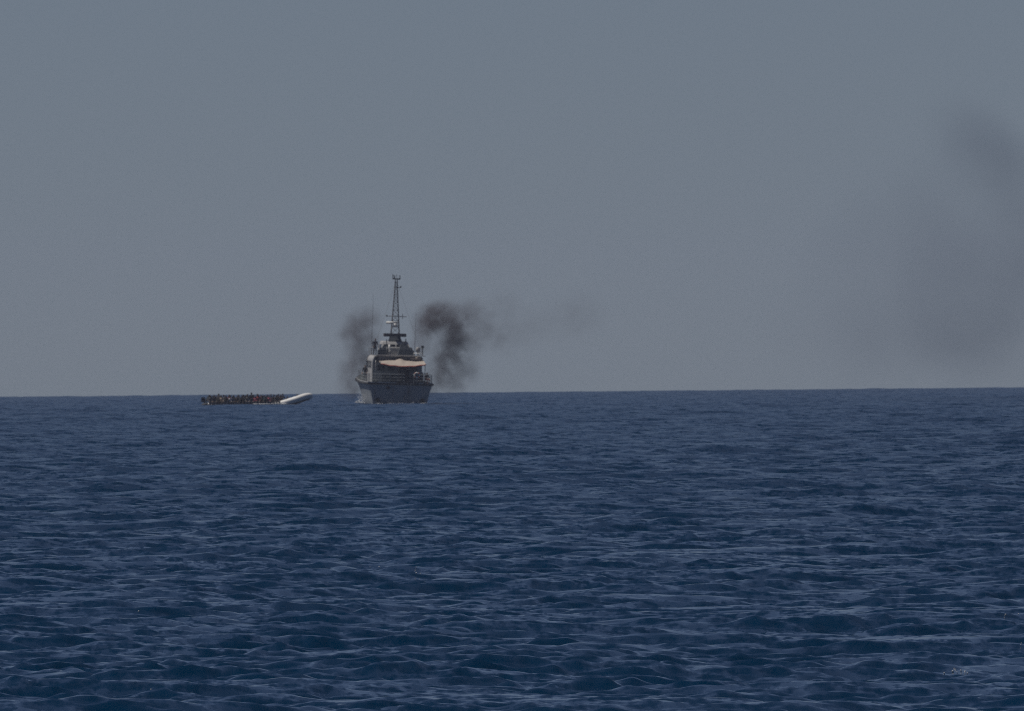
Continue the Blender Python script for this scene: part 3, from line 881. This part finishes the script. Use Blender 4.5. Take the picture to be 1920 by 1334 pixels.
for row, x in ((-0.55, -4.6), (0.35, -4.35)):
    while x < (2.9 if row < 0 else 3.4):
        top = (darks + ['red'])[(i * 9 + 5 + i // 5) % (len(darks) + 1)]
        leg = (legs + ['olive', 'maroon', 'grey'])[(i * 5 + 4 + i // 7) % (len(legs) + 3)]
        pose, z = ('floor', rng.uniform(0.0, 0.3)) if rng.random() < 0.66 else ('kneeling', rng.uniform(-0.34, 0.0))
        lab = 'person in %s top and %s trousers %s %s' % (NAMES[top], NAMES[leg], 'crouched' if pose == 'floor' else 'kneeling', 'just behind the near tube' if row < 0 else 'just before the far tube')
        if i == 8: pose, z, top, lab = 'kneeling', -0.06, 'charcoal', 'person in charcoal top kneeling up, tallest in the middle of the dinghy'
        person(pose, in_boat(x, row + rng.uniform(-0.15, 0.15), z, rng.uniform(-1.2, 1.2), rng.uniform(0.9, 1.04) if i != 8 else 1.1), top, leg, lab, gM,
               rng.choice(['skin_dark', 'skin_brown']))
        x += rng.uniform(0.4, 0.62); i += 1
person('hunched', in_boat(-5.28, -0.75, 0.40, 0.9, 0.95), 'teal', 'charcoal', 'person in dark teal top perched on the transom beside the outboard motor', gM)
person('sideways', in_boat(-4.9, 0.25, 0.15, -0.4, 0.98), 'navy', 'charcoal', 'person in navy top sitting at the tiller beside the outboard motor', gM)
person('floor', in_boat(4.4, 0.55, 0.28, -0.5, 0.98), 'charcoal', 'navy', 'person in charcoal top tucked inside the raised bow, only the head showing', gM)


# ------------------------------------------------------------------ foam, spray and sun glints
def droplets(name, pts, mat, label, cat):
    mb = MB()
    for (p, r) in pts:
        mb.ball(p, (r * 1.3, r, r * 0.8), 6, 4)
    o = mb.build(name, mat, None, smooth=True, fix=False)
    tag(o, label, cat, None, 'stuff')
    return o


foam = paint('sea_foam_and_glint', (0.7, 0.73, 0.76), 0.8, 0.1, 4.0)  # the same white also stands for sun glints on the near waves
rg = random.Random(3)
pts = []
for i in range(210):
    t = rg.random() ** 1.6
    px, pz = -3.55 - 0.75 * rg.random() * (1.1 - t) + 0.35 * t * rg.gauss(0, 0.6), 0.02 + 1.05 * t
    pts.append((tuple(SHIP_M @ Vector((px, 3.0 + rg.uniform(-2, 4), pz))), rg.uniform(0.012, 0.05) * (1.15 - 0.6 * t)))
for i in range(150):
    x0 = rg.choice((-2.6, -2.3, -1.1, 0.3, 1.2, 2.4)) + rg.gauss(0, 0.28)
    pts.append((tuple(SHIP_M @ Vector((x0, -0.15 - abs(rg.gauss(0, 0.9)), 0.10 + rg.uniform(-0.06, 0.05) + 0.03 * x0))), rg.uniform(0.015, 0.045)))
droplets('spray', pts, foam, 'pale spray and wash along the stern of the patrol ship', 'spray')
pts = []
for i in range(160):
    px = rg.choice([rg.uniform(-0.4, 1.4), rg.uniform(0.2, 1.9), rg.uniform(1.2, 3.4)])
    pts.append((tuple(DM @ Vector((px, -1.42 - TR - rg.uniform(0.02, 0.5), 0.03 + rg.uniform(0, 0.05)))), rg.uniform(0.02, 0.06)))
droplets('foam', pts, foam, 'white foam flecks lapping along the near tube of the dinghy', 'foam')


# sun glints on a few near wave faces, modelled as tiny white balls
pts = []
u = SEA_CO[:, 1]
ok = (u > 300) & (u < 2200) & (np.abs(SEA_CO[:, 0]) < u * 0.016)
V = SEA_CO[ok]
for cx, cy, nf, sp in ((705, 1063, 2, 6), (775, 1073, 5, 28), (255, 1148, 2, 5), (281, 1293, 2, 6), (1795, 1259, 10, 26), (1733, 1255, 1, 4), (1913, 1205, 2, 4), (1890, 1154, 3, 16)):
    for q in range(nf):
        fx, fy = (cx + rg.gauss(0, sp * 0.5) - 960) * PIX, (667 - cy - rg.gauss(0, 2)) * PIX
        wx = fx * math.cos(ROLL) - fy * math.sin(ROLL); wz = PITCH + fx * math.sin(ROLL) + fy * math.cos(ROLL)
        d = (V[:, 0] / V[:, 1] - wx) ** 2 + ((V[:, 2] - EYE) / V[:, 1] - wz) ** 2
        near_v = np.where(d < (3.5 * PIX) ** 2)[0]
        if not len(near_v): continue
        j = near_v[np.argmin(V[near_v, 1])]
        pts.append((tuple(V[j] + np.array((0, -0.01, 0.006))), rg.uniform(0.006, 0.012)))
droplets('glint_fleck', pts, foam, 'scattered white specks standing for sun glints on the nearer wave crests', 'foam')


# ------------------------------------------------------------------ engine smoke
def smoke(name, puffs, dist, label, depth, thick, noise_scale, lo=0.42, hi=0.72, colour=(0.16, 0.145, 0.165)):
    """puffs: photograph pixel x, y, radius m, strength -> placed as real puffs of smoke at that distance"""
    k = PIX * dist
    c = []
    for i, (px, py, r, s) in enumerate(puffs):
        hz = 745 - 18 * px / 1920.0
        zc = EYE - dist * math.sqrt(2 * EYE / EARTH) + (hz - py) * k
        c.append((Vector(((px - 960) * k, dist + depth * math.sin(i * 2.1), zc)), r, s))
    lo_c = Vector([min(p[0][j] - p[1] for p in c) for j in range(3)]); hi_c = Vector([max(p[0][j] + p[1] for p in c) for j in range(3)])
    lo_c.z = max(lo_c.z, sea_z(dist) + 0.25)
    me = bpy.data.meshes.new(name)
    bm = bmesh.new()
    bmesh.ops.create_cube(bm, size=1)
    for v in bm.verts:
        v.co = Vector([(lo_c[j] + hi_c[j]) / 2 + v.co[j] * (hi_c[j] - lo_c[j]) for j in range(3)])
    bm.to_mesh(me); bm.free()
    o = bpy.data.objects.new(name, me); COL.objects.link(o)
    m, nt, out = mat_new(name + '_air')
    N, L = nt.nodes, nt.links
    geo = N.new('ShaderNodeNewGeometry')
    off = N.new('ShaderNodeVectorMath'); off.operation = 'SUBTRACT'; off.inputs[1].default_value = lo_c
    L.new(geo.outputs['Position'], off.inputs[0])
    # turbulence bends the puffs
    wv = N.new('ShaderNodeTexNoise'); wv.inputs['Scale'].default_value = noise_scale * 0.55; wv.inputs['Detail'].default_value = 2
    L.new(off.outputs[0], wv.inputs['Vector'])
    w2 = N.new('ShaderNodeVectorMath'); w2.operation = 'MULTIPLY_ADD'
    w2.inputs[1].default_value = (1.1 / noise_scale,) * 3
    L.new(wv.outputs['Color'], w2.inputs[0])
    sh = N.new('ShaderNodeVectorMath'); sh.operation = 'SUBTRACT'; sh.inputs[1].default_value = (0.55 / noise_scale,) * 3
    L.new(off.outputs[0], sh.inputs[0]); L.new(sh.outputs[0], w2.inputs[2])
    total = None
    for p, r, s in c:
        d = N.new('ShaderNodeVectorMath'); d.operation = 'DISTANCE'; d.inputs[1].default_value = p - lo_c
        L.new(w2.outputs[0], d.inputs[0])
        mr = N.new('ShaderNodeMapRange'); mr.interpolation_type = 'SMOOTHERSTEP'
        mr.inputs['From Min'].default_value = r; mr.inputs['From Max'].default_value = 0.0
        mr.inputs['To Max'].default_value = s
        L.new(d.outputs['Value'], mr.inputs['Value'])
        if total is None: total = mr.outputs[0]
        else:
            a = N.new('ShaderNodeMath'); a.operation = 'ADD'; L.new(total, a.inputs[0]); L.new(mr.outputs[0], a.inputs[1]); total = a.outputs[0]
    t = N.new('ShaderNodeTexNoise'); t.inputs['Scale'].default_value = noise_scale; t.inputs['Detail'].default_value = 4; t.inputs['Roughness'].default_value = 0.6
    L.new(off.outputs[0], t.inputs['Vector'])
    mr = N.new('ShaderNodeMapRange'); mr.inputs['From Min'].default_value = lo; mr.inputs['From Max'].default_value = hi
    mr.inputs['To Min'].default_value = 0.15
    L.new(t.outputs['Fac'], mr.inputs['Value'])
    de = N.new('ShaderNodeMath'); de.operation = 'MULTIPLY'; L.new(total, de.inputs[0]); L.new(mr.outputs[0], de.inputs[1])
    fi = N.new('ShaderNodeMath'); fi.operation = 'MULTIPLY'; fi.inputs[1].default_value = thick; L.new(de.outputs[0], fi.inputs[0])
    v = N.new('ShaderNodeVolumePrincipled')
    v.inputs['Color'].default_value = (*colour, 1)
    L.new(fi.outputs[0], v.inputs['Density'])
    L.new(v.outputs[0], out.inputs['Volume'])
    me.materials.append(m)
    tag(o, label, 'smoke', None, 'stuff')
    return o


smoke('exhaust_smoke', [(806, 742, 1.7, .5), (812, 715, 2.0, .7), (824, 690, 2.4, .9), (840, 665, 2.6, 1.0), (854, 640, 2.6, 1.1), (852, 615, 2.6, 1.2),
                        (832, 597, 2.7, 1.4), (808, 598, 2.6, 1.4), (794, 618, 2.0, .9), (790, 645, 2.0, .7), (884, 640, 2.5, .42), (912, 622, 2.8, .24), (945, 632, 3.0, .18),
                        (945, 576, 3.0, .14), (990, 612, 3.4, .1), (1045, 604, 3.8, .06), (868, 690, 2.8, .6), (872, 588, 2.6, .6), (846, 720, 2.4, .5), (900, 590, 2.6, .3), (1090, 590, 4.0, .08)], RANGE + 8,
      'dark engine smoke curling up beside the starboard side of the ship', 0.8, 0.66, 0.85, 0.37, 0.66)
smoke('exhaust_smoke', [(692, 600, 2.2, .8), (672, 610, 2.4, 1.0), (655, 632, 2.0, .8), (690, 640, 2.3, .9), (672, 655, 2.2, .8), (662, 690, 2.5, .8), (655, 722, 2.2, .6), (682, 680, 2.2, .8), (665, 738, 1.8, .6)], RANGE + 14,
      'dark engine smoke hanging beside the port side of the ship', 0.8, 0.62, 0.85, 0.37, 0.67)
smoke('drifting_smoke', [(1790, 275, 7.0, .9), (1835, 310, 7.0, .8), (1900, 330, 7.5, .8), (1875, 400, 10, .6), (1770, 440, 10, .6), (1710, 510, 10, .6), (1730, 590, 9, .8),
                         (1850, 580, 9, .9), (1790, 655, 8, .8), (1620, 470, 9, .3), (1660, 640, 9, .45), (1680, 400, 9, .3), (1540, 600, 9, .15), (1860, 480, 10, .6), (1960, 520, 11, .7), (1990, 380, 11, .6), (1880, 660, 8, .7)], RANGE + 120,
      'faint grey smoke drifting in the empty sky far from the ship', 3.0, 0.046, 0.085, 0.24, 0.76, (0.20, 0.25, 0.36))
